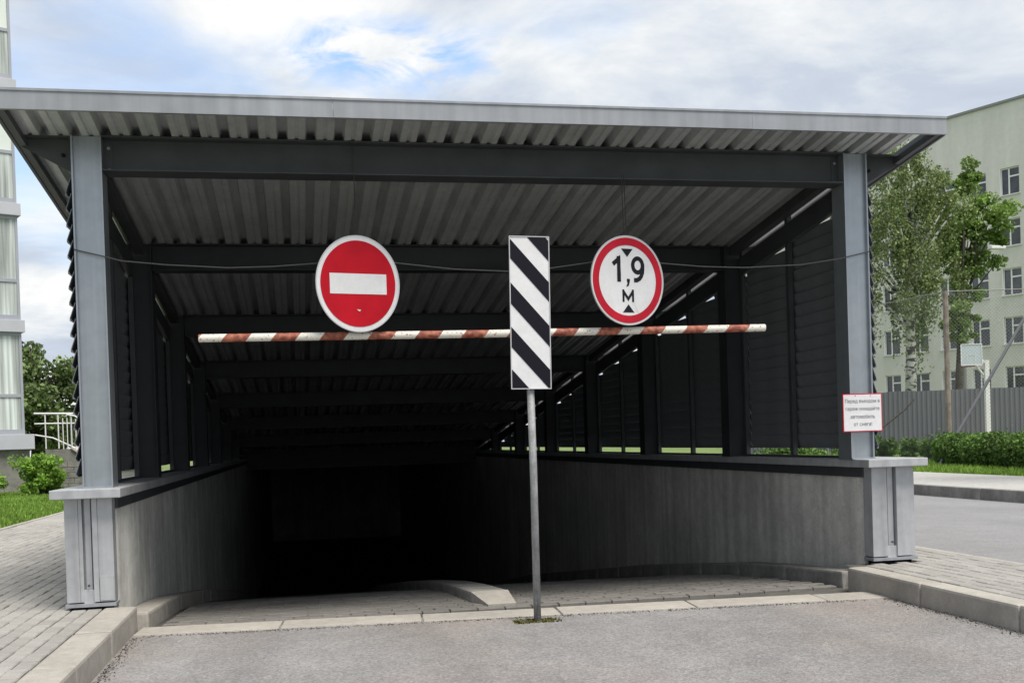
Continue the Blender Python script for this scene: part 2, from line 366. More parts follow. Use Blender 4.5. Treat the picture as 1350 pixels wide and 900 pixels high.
# ------------------------------------------------------------------ ground, ramp and roads
def sheet(name, pts, z, m):
    b = MB(); b.poly([(x, y, z) if not isinstance(z, (list, tuple)) else (x, y, zq) for (x, y), zq in zip(pts, z if isinstance(z, (list, tuple)) else [0]*len(pts))], [tuple(range(len(pts)))])
    return tag(b.build(name, m), kind='structure')
def ramp_z(y):
    K = [(-.6, -.158), (.1, -.165), (1.9, -.31), (4.9, -.66), (11.7, -1.58), (20, -3.0), (40, -3.05)]
    if y <= K[0][0]: return K[0][1]
    for (a, za), (b, zb) in zip(K, K[1:]):
        if y <= b: return za+(zb-za)*(y-a)/(b-a)
    return K[-1][1]
b = MB()
for x0, x1, y0, y1 in [(-400, -2.75, -60, 600), (-2.75, 6.1, 40.5, 600), (6.1, 6.75, 20.5, 600), (15.6, 600, -60, 600), (-2.75, -.12, 20.5, 40.5)]:
    b.poly([(x0, y0, -.03), (x1, y0, -.03), (x1, y1, -.03), (x0, y1, -.03)], [(0, 1, 2, 3)])
tag(b.build('lawn_ground', MT['soil']), kind='structure')
# driveway in front of the ramp
bm_ = MB(); nx, ny = 40, 40
bm_.poly([(-2.8, -60, -.155), (6.7, -60, -.155), (6.7, -9, -.155), (-2.8, -9, -.155)], [(0, 1, 2, 3)])
bm_.poly([(.2, -9, -.155), (5.62, -9, -.155), (5.62, -.5, -.155), (.2, -.3, -.155)], [(0, 1, 2, 3)])
tag(bm_.build('driveway', MT['asph']), kind='structure')
# side road running along the garage
b = MB(); b.poly([(6.75, -60, -.03), (12.36, -60, -.19), (12.36, 600, -.19), (6.75, 600, -.03)], [(0, 1, 2, 3)])
tag(b.build('side_road', MT['road']), kind='structure')
b = MB(); b.poly([(12.5, -60, -.012), (15.6, -60, -.012), (15.6, 600, -.012), (12.5, 600, -.012)], [(0, 1, 2, 3)])
far_walk = tag(b.build('far_pavement', mat('pale far paving', (.33, .325, .31), .95, noise=[(.6, .08, 4), (9, .1, 5)], speck=(14, .08))), kind='structure')

def kerb_mesh(w, h, L, m, lw=.0):
    return MB().box(-w/2, w/2, .004, L-.004, -h, 0).mesh('kerb_stone', m, bevel=.018)
def kerb_row(name, x, y0, y1, ztop, w=.18, h=.26, m='kerb', L=1.0, zt=None):
    root = bpy.data.objects.new(name, None); link(root); tag(root, kind='structure')
    me = kerb_mesh(w, h, L, MT[m]); y = y0; i = 0
    while y < y1-.05:
        o = bpy.data.objects.new('kerb_stone', me); link(o, root); z = ztop if zt is None else zt(y)
        o.location = (x+random.uniform(-.004, .004), y, z+random.uniform(-.003, .003))
        if zt is not None: o.rotation_euler = (math.atan2(zt(min(y+L, y1))-z, L), 0, 0)
        if y+L > y1: o.scale = (1, (y1-y)/L, 1)
        y += L; i += 1
    return root
kl = kerb_row('driveway_kerb', .24, -9.14, -.13, .002, w=.21, h=.30)
kr = kerb_row('driveway_kerb', 5.565, -9.22, -.26, .0, w=.17, h=.30)
kerb_row('far_kerb', 12.44, -4, 60, 0.0, w=.15, h=.3, m='kerbdark', L=2.0)
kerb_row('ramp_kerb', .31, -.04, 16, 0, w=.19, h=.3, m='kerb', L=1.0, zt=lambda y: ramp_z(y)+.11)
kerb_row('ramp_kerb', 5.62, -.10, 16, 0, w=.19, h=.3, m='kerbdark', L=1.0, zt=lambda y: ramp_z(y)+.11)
kerb_row('pavement_edging', 6.71, -9, 20, -.004, w=.08, h=.2, m='kerb', L=1.0)
kerb_row('lawn_edging', -2.72, -3, 34, .012, w=.08, h=.2, m='kerb', L=1.0)
# flush threshold row across the ramp mouth
root = tag(link(bpy.data.objects.new('threshold_kerb', None)), kind='structure')
me = MB().box(.005, .935, 0, .30, -.2, 0).mesh('kerb_stone', MT['kerb'], bevel=.012)
ang = math.atan2(-.37, 4.58)
for i in range(6):
    o = link(bpy.data.objects.new('kerb_stone', me), root); s = .94*i
    o.location = (.345+s*math.cos(ang), -.425+s*math.sin(ang), -.146+random.uniform(-.003, .003)); o.rotation_euler = (0, 0, ang)
    if i == 5: o.scale = (.52, 1, 1)
# median kerb between the two ramp lanes
MX0, MX1 = 2.70, 2.99
root = tag(link(bpy.data.objects.new('ramp_median', None)), kind='structure')
b = MB(); h = .078
b.poly([(MX0+.06, -.02, ramp_z(0)+.012), (MX1-.02, -.02, ramp_z(0)+.012), (MX1, .4, ramp_z(.4)+h), (MX0, .4, ramp_z(.4)+h),
        (MX0+.06, -.02, -.4), (MX1-.02, -.02, -.4), (MX1, .4, -.5), (MX0, .4, -.5)], [(0,1,2,3),(0,4,5,1),(1,5,6,2),(2,6,7,3),(3,7,4,0)])
b.build('median_nose', MT['kerb'], root)
me = MB().box(MX0, MX1, 0, .99, -.3, 0).mesh('kerb_stone', MT['kerbdark'], bevel=.02)  # body stones darker than the nose
y = .404
while y < 15:
    o = link(bpy.data.objects.new('kerb_stone', me), root); o.location = (0, y, ramp_z(y)+h)
    o.rotation_euler = (math.atan2(ramp_z(y+1)-ramp_z(y), 1), 0, 0); y += 1
# ramp floor; bed colour darkened to stand in for interior shade
b = MB(); ys = [-.45, -.1, .1, 1.9, 4.9, 11.7, 20, 40]
for a, c in zip(ys, ys[1:]):
    b.poly([(.1, a, ramp_z(a)-.022), (5.95, a, ramp_z(a)-.022), (5.95, c, ramp_z(c)-.022), (.1, c, ramp_z(c)-.022)], [(0, 1, 2, 3)])
tag(b.build('ramp_floor', mat('ramp paving bed', (.07, .068, .063), .95, noise=[(2, .2, 5), (20, .2, 4)], bump=(30, .6, .01))), kind='structure')
# brick pavers: nearest ones as single parts, the rest joined
PW, PL_ = .10, .20
paver_me = MB().box(.0042, PW-.0042, .0042, PL_-.0042, -.05, 0).mesh('paver', MT['paver'], bevel=0)
bmx = bmesh.new(); bmx.from_mesh(paver_me)
bmesh.ops.bevel(bmx, geom=[e for e in bmx.edges if all(v.co.z > -.001 for v in e.verts)], offset=.006, segments=1, affect='EDGES'); bmx.to_mesh(paver_me); bmx.free()
PV = np.array([v.co[:] for v in paver_me.vertices]); PFs = [tuple(p.vertices) for p in paver_me.polygons]
def pave(name, x0, x1, y0, y1, zf, vis, count=300, pm='paver', parent=None, slope=None, across=False, skip=None):
    root = parent or tag(link(bpy.data.objects.new(name, None)), kind='structure')
    cells = []; PVu = PV
    pmesh = paver_me if pm == 'paver' else paver_me.copy()
    if pm != 'paver': pmesh.materials[0] = MT[pm]
    if across:
        PVu = np.column_stack([PV[:, 1], PV[:, 0], PV[:, 2]])
        for v, q in zip(pmesh.vertices, PVu): v.co = q
        pmesh.flip_normals()
    nx = int((x1-x0)/PW); 
    if across:
        for i in range(int((y1-y0)/PW)):
            x = x0+(PL_/2 if i % 2 else 0)
            while x+PL_ <= x1+.01: cells.append((x, y0+i*PW)); x += PL_
    for i in range(0 if across else nx+1):
        y = y0 - (PL_/2 if i % 2 else 0)
        xa = x0+i*PW
        if xa+PW > x1+.02: continue
        while y < y1-.02:
            cells.append((xa, y)); y += PL_
    if skip: cells = [c for c in cells if not skip(*c)]
    cells.sort(key=lambda c: (0 if vis(*c) else 1, (c[0]-1.448)**2+(c[1]+7.688)**2))
    def place(c):
        z = zf(c[1]); return z+random.uniform(-.003, .003), random.uniform(-.012, .012)
    for c in cells[:count]:
        z, t = place(c); o = link(bpy.data.objects.new('paver', pmesh), root); o.location = (c[0], c[1], z); o.rotation_euler = (0 if slope is None else slope(c[1]), t*.4, t)
    rest = cells[count:]
    if rest:
        V = []; Fs = []
        for c in rest:
            z, t = place(c); k = len(V)
            V += [(p[0]+c[0], p[1]+c[1], p[2]+z+t*p[0]*.3+(0 if slope is None else math.tan(slope(c[1]))*p[1])) for p in PVu]; Fs += [tuple(k+q for q in f) for f in PFs]
        me = bpy.data.meshes.new('paver_field'); me.from_pydata(V, [], Fs); me.materials.append(MT['paverj' if pm == 'paver' else pm])
        o = link(bpy.data.objects.new('paver_field', me), root); tag(o, kind='stuff')
    return root
lp = pave('left_pavement', -2.675, .13, -3.2, 9.5, lambda y: -.002, lambda x, y: x > -2.6 and y > -2.6 and y > (-2.6+(.13-x)*2.6), 300)
b = MB(); b.poly([(-2.75, -9, -.02), (.3, -9, -.02), (.3, 0, -.02), (.0, 0, -.02), (0, 40, -.02), (-2.75, 40, -.02)], [(0, 1, 2, 3, 4, 5)]); b.build('joint_sand', MT['sand'], lp)
b = MB(); b.poly([(-2.7, 9.5, -.004), (-.12, 9.5, -.004), (-.12, 34, -.004), (-2.7, 34, -.004)], [(0, 1, 2, 3)])
b.build('far_paving', MT['paverj'], lp)
rp_ = pave('right_pavement', 5.66, 6.68, -3.0, 6.0, lambda y: -.003, lambda x, y: True, 300, skip=lambda x, y: y > -.2 and x < 6.12)
b = MB(); b.poly([(5.6, -9, -.021), (6.75, -9, -.021), (6.75, 40, -.021), (6.0, 40, -.021), (6.0, 0, -.021), (5.6, 0, -.021)], [(0, 1, 2, 3, 4, 5)]); b.build('joint_sand', MT['sand'], rp_)
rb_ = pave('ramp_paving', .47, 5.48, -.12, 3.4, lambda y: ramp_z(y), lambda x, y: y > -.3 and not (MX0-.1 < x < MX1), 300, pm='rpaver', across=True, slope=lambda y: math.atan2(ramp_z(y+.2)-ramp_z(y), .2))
# moss ring and patch round the sign post
n = 650; P = np.stack([2.945+.17*(rng.random(n)*2-1)*(1-.25*rng.random(n)), -.83+.075*(rng.random(n)*2-1), -.154+.006*rng.random(n)], 1)
P = P[(np.sin(P[:, 0]*61)+np.sin(P[:, 1]*83)+rng.normal(size=n)*.6) > -.7]
V, Fc = leaves(P, .016); tag(from_np('moss_patch', V, Fc, MT['moss']), 'flat olive moss patch round the foot of the striped marker post', 'moss', kind='stuff')
def grit_pts(n):
    seg = rng.random(n); x = np.empty(n); y = np.empty(n); a = seg < .3; c = (seg >= .3) & (seg < .6); d = seg >= .6
    t_ = rng.random(n); o_ = np.abs(rng.normal(size=n))
    x[a] = .355+o_[a]*.035; y[a] = -3.2+2.7*t_[a]
    x[c] = 5.475-o_[c]*.05; y[c] = -3.2+2.6*t_[c]
    x[d] = .4+4.9*t_[d]; y[d] = -.44-.081*(x[d]-.345)-o_[d]*.03
    return np.column_stack([x, y, np.full(n, -.1535)])
P = grit_pts(2600); V, Fc = leaves(P, .011, .6); from_np('kerb_grit', V, Fc, mat('grit and dirt', (.09, .08, .065), 1, island=.6)); bpy.data.objects['kerb_grit']['kind'] = 'stuff'
tag(bpy.data.objects['kerb_grit'], 'fine dark grit and dirt lying along the driveway kerbs', 'grit')
# ------------------------------------------------------------------ retaining walls of the ramp
FR = [0, 2.407, 5.087, 7.767, 10.447, 13.127, 15.807, 18.487]        # portal frames along the ramp
CAPT = .802
def ramp_wall(side):
    s = 'left' if side < 0 else 'right'
    lab = {'left': 'streaked concrete ramp wall in a pale lit-side tone with metal coping, left of the ramp', 'right': 'stained concrete ramp wall in a grey shaded-side tone with metal coping, right of the ramp'}[s]
    t = empty('ramp_wall', (0 if side < 0 else 5.9, 0, 0), lab, 'wall')
    # local x: 0 = outer column line, +x*side outward
    def bx(mb, a, c, *r): 
        lo, hi = sorted((a*side, c*side)); mb.box(lo, hi, *r); return mb
    inn, out = (-.205, .10) if side < 0 else (-.125, .235)
    bx(MB(), inn, out, 0, 40, -3.6, .742).build('concrete_wall', MT['concl' if side < 0 else 'conc'], t)  # left wall paler than right, partly painting how light falls on them
    # coping: folded sheet, follows the wall
    inn2, out2 = inn-.07, out+.07
    bx(MB(), inn2, out2, -.22, 19.2, CAPT-.062, CAPT).build('coping', MT['sheet'], t, bevel=.006)
    bx(MB(), inn-.018, out+.018, -.02, 19, .66, CAPT-.064).build('coping_skirt', MT['beam'], t)
    # sheet-steel cladding on the pier end, with an open groove
    z0, z1 = .015, CAPT-.063
    w0, w1 = inn, out; wd = w1-w0
    def X(f): return w0+wd*f if side > 0 else w1-wd*f         # f from the image left edge
    g = MB()
    for fa, fb, y0, y1 in ((0, .28, -.13, -.003), (.28, .36, -.125, -.003), (.40, .53, -.105, -.003), (.57, .68, -.134, -.003), (.68, 1.0, -.128, -.003)):
        a, c = X(fa), X(fb); bx(g, a, c, y0, y1, z0+.03, z1)
    bx(g, X(.36), X(.40), -.085, -.003, z0+.1, z1); bx(g, X(.53), X(.57), -.085, -.003, z0+.1, z1)
    bx(g, X(.345), X(.585), -.12, -.004, z0+.02, z0+.11)
    g.build('end_cladding', MT['sheet'], t, bevel=.003)
    bx(MB(), inn-.008, out+.008, -.145, .0, z0, z0+.022).build('drip_strip', MT['fascia'], t)
    if side < 0: bx(MB(), X(.7), X(.985), -.137, -.129, z0+.04, z0+.2).build('patch_plate', MT['sheet'], t)
    MB().disc(.008, -.13, -.12, 10, (X(.46))*side, z0+.14).build('rivet', MT['beam'], t)
    bx(MB(), inn+.03, out-.02, -.1, .0, -.02, z0).build('shadow_gap_block', MT['black'], t)  # recessed black block paints the shadow gap below the cladding
    return t
ramp_wall(-1); ramp_wall(1)
# garage shell at the bottom of the ramp
t = empty('underground_garage', (3, 30, -3), 'concrete underground garage with shade-darkened lid at the bottom of the ramp', 'garage')
b = MB(); b.box(-2.9, 2.9, -11.3, 10, 3.5, 3.78); b.build('lid_slab', MT['dark'], t)  # lid takes the shade-darkened steel colour to keep the interior dark
b = MB(); b.box(-3.1, 3.1, 10, 10.3, -.6, 3.78); b.build('end_wall', MT['conc'], t)
MB().box(-3.2, 3.2, -11.28, -11.2, 3.782, 4.028).build('upstand', MT['conc'], t)
b = MB(); b.poly([(-2.9, 20.5, .802), (6.15, 20.5, .802), (6.15, 40.3, .802), (-2.9, 40.3, .802)], [(0, 1, 2, 3)])

# ------------------------------------------------------------------ garage canopy
def roof_z(y): return 3.20-.12*y
CN = empty('garage_canopy', (2.95, 0, 0), 'grey steel canopy with corrugated sloping roof and dark louvred sides over the ramp', 'canopy')
OX = -2.95
def C(x): return x+OX
XL0, XL1, XR0, XR1 = 0.0, .197, 5.686, 5.883
def column_mesh(ztop):
    b = MB(); w = .197
    b.box(0, .011, 0, .2, 0, ztop); b.box(w-.011, w, 0, .2, 0, ztop); b.box(.011, w-.011, .028, .038, 0, ztop)
    b.box(-.0, w, -.012, .212, -.012, .0)
    return b
for i, y in enumerate(FR):
    for x in (XL0, XR0):
        h = roof_z(y)-.006-CAPT-.012
        if h < .05: continue
        c = column_mesh(h).build('column', MT['galv' if i == 0 else 'dark'], CN, (C(x), y, CAPT+.012))  # inner columns use the copy with shade in its colour
        if i == 0:
            MB().box(0, .06, .084, .0895, h-.235, h-.02).build('bolt_plate', MT['beam'], c, (-.06 if x > 1 else .197, 0, 0))
            for zz_ in (h-.065, h-.215):
                MB().disc(.011, .076, .09, 8, (-.035 if x > 1 else .232), zz_).build('bolt', MT['galv'], c)
            for zz_ in (h-.7, h-1.3, h-1.95):
                MB().disc(.006, .084, .095, 8, .03 if x < 1 else .16, zz_).build('bolt', MT['chain'], c)
for i, y in enumerate(FR):
    z1 = roof_z(y)-.004; z0 = z1-.238
    b = MB(); a, c = C(XL1)+.002, C(XR0)-.002
    b.box(a, c, .09, .098, z0+.01, z1-.01); b.box(a, c, .0, .19, z0, z0+.01); b.box(a, c, .0, .19, z1-.01, z1)
    if i == 0: b.box(C(1.892), C(1.898), .084, .09, z0+.012, z1-.012)
    b.build('beam', MT['beam' if i == 0 else 'dark'], CN, (0, y, 0))  # inner beams use the copy with shade in its colour
    for s, xa, xb in ((-1, XL0, -.335), (1, XR1, 6.215)):
        b = MB(); xa += s*.002
        prof = [(C(xa), z0+.0), (C(xa), z1-.01), (C(xb), z1-.01), (C(xb), z1-.06)]
        b.prism(prof, 'y', .09, .098); b.box(min(C(xa), C(xb)), max(C(xa), C(xb)), .03, .16, z1-.009, z1)
        br = b.build('outrigger_bracket', MT['beam'], CN, (0, y, 0))
        if i == 0: MB().disc(.012, .07, .09, 8, C(xa+s*.06), z1-.12).build('bolt', MT['black'], br)
# roof sheets with trapezoidal ribs
pitch_ = .196; rib = [(0, .066), (.016, 0), (.058, 0), (.066, .012), (.084, .012), (.092, 0), (.134, 0), (.150, .066)]
def roof_sheet(x0, n):
    prof = []
    for k in range(n): prof += [(x0+k*pitch_+a, z) for a, z in rib]
    prof.append((x0+n*pitch_, .066)); b = MB(); m = len(prof); ya, yb = -.49, 19.0
    for off in (0, .0025):
        b.v += [(C(x), ya, roof_z(ya)+z+off) for x, z in prof]+[(C(x), yb, roof_z(yb)+z+off) for x, z in prof]
    for i in range(m-1):
        b.f.append((i, i+1, m+i+1, m+i)); b.f.append((2*m+i, 3*m+i, 3*m+i+1, 2*m+i+1))
    b.build('roof_sheet', MT['deck'], CN)
x = -.335
for k in range(8):
    n = 4 if k < 7 else 5
    roof_sheet(x, n); x += n*pitch_
XE0, XE1 = -.365, 6.24
zf = roof_z(-.5)+.004
for xa, xb, e in ((XE0, 1.742, 0), (1.744, 4.70, .0015), (4.702, XE1, 0)):
    b = MB(); b.box(C(xa), C(xb), -.52-e, -.494, zf-.062, zf+.072-e); b.box(C(xa), C(xb), -.494, -.40, zf+.066, zf+.072)
    b.box(C(xa), C(xb), -.526-e, -.52-e, zf+.054, zf+.066); b.box(C(xa), C(xb), -.5225-e, -.52-e, zf-.062, zf-.054)
    fo_ = b.build('fascia', MT['fascia'], CN)
for xa, xb in ((XE0-.001, XE0+.02), (XE1-.02, XE1+.001)):
    b = MB(); ya, yb = -.494, 19.1
    b.poly([(C(xx), yy, roof_z(yy)+dz) for yy in (ya, yb) for xx in (xa, xb) for dz in (-.062, .064)],
           [(0, 1, 3, 2), (4, 6, 7, 5), (0, 4, 5, 1), (2, 3, 7, 6), (1, 5, 7, 3), (0, 2, 6, 4)])
    b.build('barge_board', MT['barge'], CN)
    inner = 1 if xa < 1 else -1
    xc = xb if inner > 0 else xa; x2, x3 = sorted((xc+inner*.001, xc+inner*.05))
    b = MB(); b.poly([(C(xx), yy, roof_z(yy)+dz) for yy in (ya, yb) for xx in (x2, x3) for dz in (-.055, -.006)],
           [(0, 1, 3, 2), (4, 6, 7, 5), (0, 4, 5, 1), (2, 3, 7, 6), (1, 5, 7, 3), (0, 2, 6, 4)])
    b.build('edge_angle', MT['barge'], CN)
# edge beams between the columns, louvre frames and slats
def slopebox(b, x0, x1, y0, y1, d0, d1):
    b.poly([(C(xx), yy, roof_z(yy)+dz) for yy in (y0, y1) for xx in (x0, x1) for dz in (d0, d1)],
           [(0, 1, 3, 2), (4, 6, 7, 5), (0, 4, 5, 1), (2, 3, 7, 6), (1, 5, 7, 3), (0, 2, 6, 4)])
SP = .106
slat_cache = {}
for s in (-1, 1):
    for i in range(7):
        ya, yb = FR[i]+.2, FR[i+1]; xm = (XL0+XL1)/2 if s < 0 else (XR0+XR1)/2
        b = MB(); slopebox(b, xm-.04, xm+.04, ya+.003, yb-.003, -.095, -.008); b.build('edge_beam', MT['beam'], CN)
        xo = .042 if s < 0 else XR1-.042; xi, xe = sorted((xo, xo+s*.045))
        y0, y1 = FR[i]+(.02 if i == 0 else -.0), FR[i+1]-.0; p0, p1 = FR[i]+.203, FR[i+1]-.004
        b = MB(); slopebox(b, xi, xe, p0, p1, -.30, -.125); fr_ = b.build('louvre_frame', MT['beam'], CN)
        pm = (ya+yb)/2+.02
        for yy, w in ((p0+.001, .05), (pm, .055), (p1-.051, .05)):
            zt = roof_z(yy+w)-(.305 if yy != pm else .012)
            if zt < CAPT+.05: continue
            MB().box(C(xi)+.0015, C(xe)-.0015, yy, yy+w, CAPT+.002, zt).build('louvre_post', MT['beam'], CN)
        b = MB(); b.box(C(xi), C(xe), p0, p1, CAPT+.002, CAPT+.02); b.build('bottom_rail', MT['beam'], CN)
        z = CAPT+.085; k = 0
        while z+SP < roof_z(y0)-.2:
            ye = (3.20-.235-(z+SP*.9))/.12            # slat stops where the sloping rail cuts it
            ye = min(ye, y1-.004)
            if ye-y0 > .25:
                L = round(ye-y0, 2)
                xs = xo+s*.048
                prof = [(xs+s*.006, SP+.012), (xs+s*.042, .012), (xs+s*.042, -.006), (xs+s*.028, -.006), (xs+s*.037, .012), (xs+s*.002, SP+.008)]
                prof = [(C(p), q) for p, q in prof]
                key = (s, L)
                if key not in slat_cache: slat_cache[key] = MB().prism(prof, 'y', 0, L).mesh('louvre_slat', MT['slat'])
                o = link(bpy.data.objects.new('louvre_slat', slat_cache[key]), CN); o.location = (0, y0, z)
                o.rotation_euler = (random.uniform(-.0012, .0012), random.uniform(-.03, .03)*0, 0)
            z += SP; k += 1

# ------------------------------------------------------------------ signs
def sign_root(name, x, z, y, yaw_deg, label, cat='road sign'):
    return empty(name, (x, y, z), label, cat, R(yaw_deg))
def flat(name, pts, y0, y1, m, parent):
    n = len(pts); b = MB(); b.prism(pts, 'y', y0, y1); return b.build(name, m, parent)
YS = -.14
# no entry
T = sign_root('no_entry_sign', 1.892, 2.163, YS, 12, 'round red no entry sign with white bar hanging at left over the ramp mouth')
MB().disc(.343, -.002, .004, 96).build('sign_plate', MT['white'], T)
MB().disc(.350, -.004, .012, 96, hole=.342).build('rim', MT['silver'], T)
MB().disc(.312, -.0045, -.0022, 96).build('red_disc', MT['red'], T)
MB().box(-.236, .236, -.0065, -.0047, -.005, .142-.0).build('white_bar', MT['white'], T, (0, 0, -.07))
MB().poly([(-.02, -.0062, -.185), (.016, -.0062, -.19), (.004, -.0062, -.2), (-.006, -.0062, -.196)], [(0, 1, 2, 3)]).build('scratch', MT['white'], T)
MB().tube([(0, .02, .34), (0.004, .03, .98)], .004, 6).build('hanging_chain', MT['chain'], T)
T.scale = (.86, 1, .965)
# height limit
T = sign_root('height_limit_sign', 3.856, 2.182, YS, 12, 'round white 1,9 м height limit sign with red border at right over the ramp mouth')
MB().disc(.327, -.002, .004, 96).build('sign_plate', MT['white'], T)
MB().disc(.334, -.004, .012, 96, hole=.326).build('rim', MT['silver'], T)
MB().disc(.318, -.0045, -.0022, 96, hole=.262).build('red_ring', MT['red2'], T)
def put(o_mesh, parent, x, z, y=-.0035):
    o = link(bpy.data.objects.new(o_mesh.name, o_mesh), parent); o.location = (x, y, z); return o
def ribbon(name, pts, w, m, parent, y=-.0036, closed=False):
    n = len(pts); L_, R_ = [], []
    for i in range(n):
        a = pts[(i-1) % n] if (closed or i > 0) else pts[i]; c = pts[(i+1) % n] if (closed or i < n-1) else pts[i]; p = pts[i]
        d0 = Vector((p[0]-a[0], p[1]-a[1])); d1 = Vector((c[0]-p[0], c[1]-p[1]))
        if d0.length < 1e-9: d0 = d1
        if d1.length < 1e-9: d1 = d0
        d0.normalize(); d1.normalize(); t_ = (d0+d1).normalized(); nrm = Vector((-t_.y, t_.x)); k = min(w/2/max(.35, nrm.dot(Vector((-d0.y, d0.x)))), w)
        L_.append((p[0]+nrm.x*k, y, p[1]+nrm.y*k)); R_.append((p[0]-nrm.x*k, y, p[1]-nrm.y*k))
    f = [(i, (i+1) % n, n+(i+1) % n, n+i) for i in range(n if closed else n-1)]
    return MB().poly(L_+R_, f).build(name, m, parent)
SW = .034
ribbon('digit', [(-.132, .118), (-.079, .158), (-.079, .05), (-.079, -.012)], SW, MT['ink'], T)
MB().box(-.096, -.062, -.0040, -.0037, .12, .178).build('digit', MT['ink'], T)
ribbon('digit', [(.095+.045*math.cos(a), .114+.052*math.sin(a)) for a in np.linspace(0, 2*math.pi, 33)[:-1]], SW*.95, MT['ink'], T, closed=True)
ribbon('digit', [(.141, .125), (.141, .09), (.137, .06), (.126, .034), (.109, .015), (.085, .004), (.058, .003)], SW*.95, MT['ink'], T, y=-.0040)
flat('comma', [(-.008, .012), (.018, .012), (.020, -.005), (.008, -.040), (-.016, -.048), (-.002, -.018), (-.008, -.01)], -.0042, -.0026, MT['ink'], T)
MB().box(-.053, -.035, -.0042, -.0030, -.160, -.068).box(.035, .053, -.0042, -.0030, -.160, -.068).build('letter', MT['ink'], T)
ribbon('letter', [(-.046, -.078), (0, -.138), (.046, -.078)], .020, MT['ink'], T, y=-.0047)
MB().poly([(.04, -.0035, -.15), (.043, -.0035, -.15), (.09, -.0035, -.24), (.086, -.0035, -.24)], [(0, 1, 2, 3)]).build('scratch', MT['silver'], T)
flat('arrow_down', [(-.052, .235), (.052, .235), (0, .175)], -.0042, -.0024, MT['ink'], T)
flat('arrow_up', [(-.052, -.238), (.052, -.238), (0, -.178)], -.0042, -.0024, MT['ink'], T)
MB().tube([(-.01, .02, .32), (-.01, .03, .79)], .0035, 6).tube([(.015, .02, .32), (.012, .03, .79)], .0035, 6).build('hanging_chain', MT['chain'], T)
T.scale = (.91, 1, .985)
# striped marker on its post
T = empty('striped_marker_sign', (2.946, -.84, -.155), 'tall black and white diagonally striped marker board on a grey post', 'road sign')
MB().tube([(0, 0, 0), (.004, 0, 1.0), (0, 0, 1.75)], .0245, 20).build('post', MT['post'], T, smooth=True)
b = MB(); PH, PWd = .988, .262
bd = MB().box(-PWd/2, PWd/2, -.036, -.030, 0, PH).build('board', MT['white'], T, (.0, 0, 1.524))
bd.rotation_euler = (0, R(.85), 0)
b = MB(); q = .003
for a in ((-PWd/2-q, -PWd/2+.002, -q, PH+q), (PWd/2-.002, PWd/2+q, -q, PH+q)): b.box(a[0], a[1], -.040, -.028, a[2], a[3])
b.box(-PWd/2+.002, PWd/2-.002, -.040, -.028, -q, .002); b.box(-PWd/2+.002, PWd/2-.002, -.040, -.028, PH-.002, PH+q)
b.build('rim', MT['silver'], bd)
def clip(poly, ax, lim, keep_less):
    out = []
    for i, p in enumerate(poly):
        qn = poly[(i+1) % len(poly)]; ip = (p[ax] <= lim) == keep_less or p[ax] == lim; iq = (qn[ax] <= lim) == keep_less or qn[ax] == lim
        if ip: out.append(p)
        if ip != iq:
            t_ = (lim-p[ax])/(qn[ax]-p[ax]); out.append(tuple(p[k]+t_*(qn[k]-p[k]) for k in (0, 1)))
    return out
# stripes fall from upper left to lower right; tops measured along the left edge
sl = -1.10
hw = PWd/2-.004
for zt, zb_ in ((1.243, 1.11), (.972, .846), (.688, .552), (.401, .270), (.126, -.2)):
    poly = [(-hw, zt), (hw, zt+sl*2*hw*1.0), (hw, zb_+sl*2*hw), (-hw, zb_)]
    poly = clip(poly, 1, PH-.004, True); poly = clip(poly, 1, .004, False) if poly else poly
    if len(poly) > 2: flat('black_stripe', poly, -.0385, -.0362, MT['black'], bd)
MB().box(-.05, .05, -.03, .03, 0, .03).build('clamp', MT['silver'], T, (0, 0, 1.62)); MB().box(-.05, .05, -.03, .03, 0, .03).build('clamp', MT['silver'], T, (0, 0, 2.3))
# height bar
T = empty('height_barrier_bar', (.797, -.05, 1.805), 'long rusty red and white striped tube hanging under the two round signs', 'barrier')
ob = MB().tube([(0, 0, 0), (2.1, 0, .008), (4.167, 0, .028)], .028, 14).build('striped_tube', MT['bar'], T)
for x_ in (1.09, 3.08): MB().tube([(x_, .0, .03), (x_, .02, .12)], .004, 6).build('hanger', MT['chain'], T)
# cable with its sag
pts = [(.0, 2.42), (.061, 2.404), (.214, 2.364), (.311, 2.338), (.6, 2.312), (1.006, 2.292), (1.3, 2.30), (1.6, 2.322), (1.885, 2.36), (2.211, 2.322), (2.591, 2.282), (2.98, 2.266), (3.292, 2.288), (3.61, 2.332), (3.878, 2.37), (4.179, 2.325), (4.497, 2.301), (4.832, 2.294), (5.299, 2.317), (5.617, 2.364), (5.876, 2.424)]
o = MB().tube([(x, -.03 if .2 < x < 5.65 else -.006, z) for x, z in pts], .0048, 6).build('sagging_cable', MT['cable'])
tag(o, 'thin dark cable sagging between the two front columns behind the round signs', 'cable')
# notice on the right column
T = empty('notice_plate', (5.777, -.018, 1.165), 'small white notice with red border and four lines of text on the right column', 'sign')
MB().box(-.168, .168, -.003, .003, -.149, .149).build('plate', MT['red2'], T, bevel=.002)
MB().box(-.160, .160, -.0045, -.0032, -.141, .141).build('white_field', MT['white'], T)
for k, (tx, w, hh) in enumerate((('Перед въездом в', .294, .037), ('гараж очищайте', .288, .038), ('автомобиль', .208, .031), ('от снега!', .155, .029))):
    me = text_mesh('text_line', tx, hh, MT['ink'], .02)
    xs = [v.co.x for v in me.vertices]; kx = w/(max(xs)-min(xs))
    for v in me.vertices: v.co.x *= kx
    put(me, T, 0 if k else 0, .088-.059*k, -.0052)
for x_ in (-.06, .07): MB().disc(.004, -.006, -.004, 8, x_, .132).build('screw', MT['black'], T); 

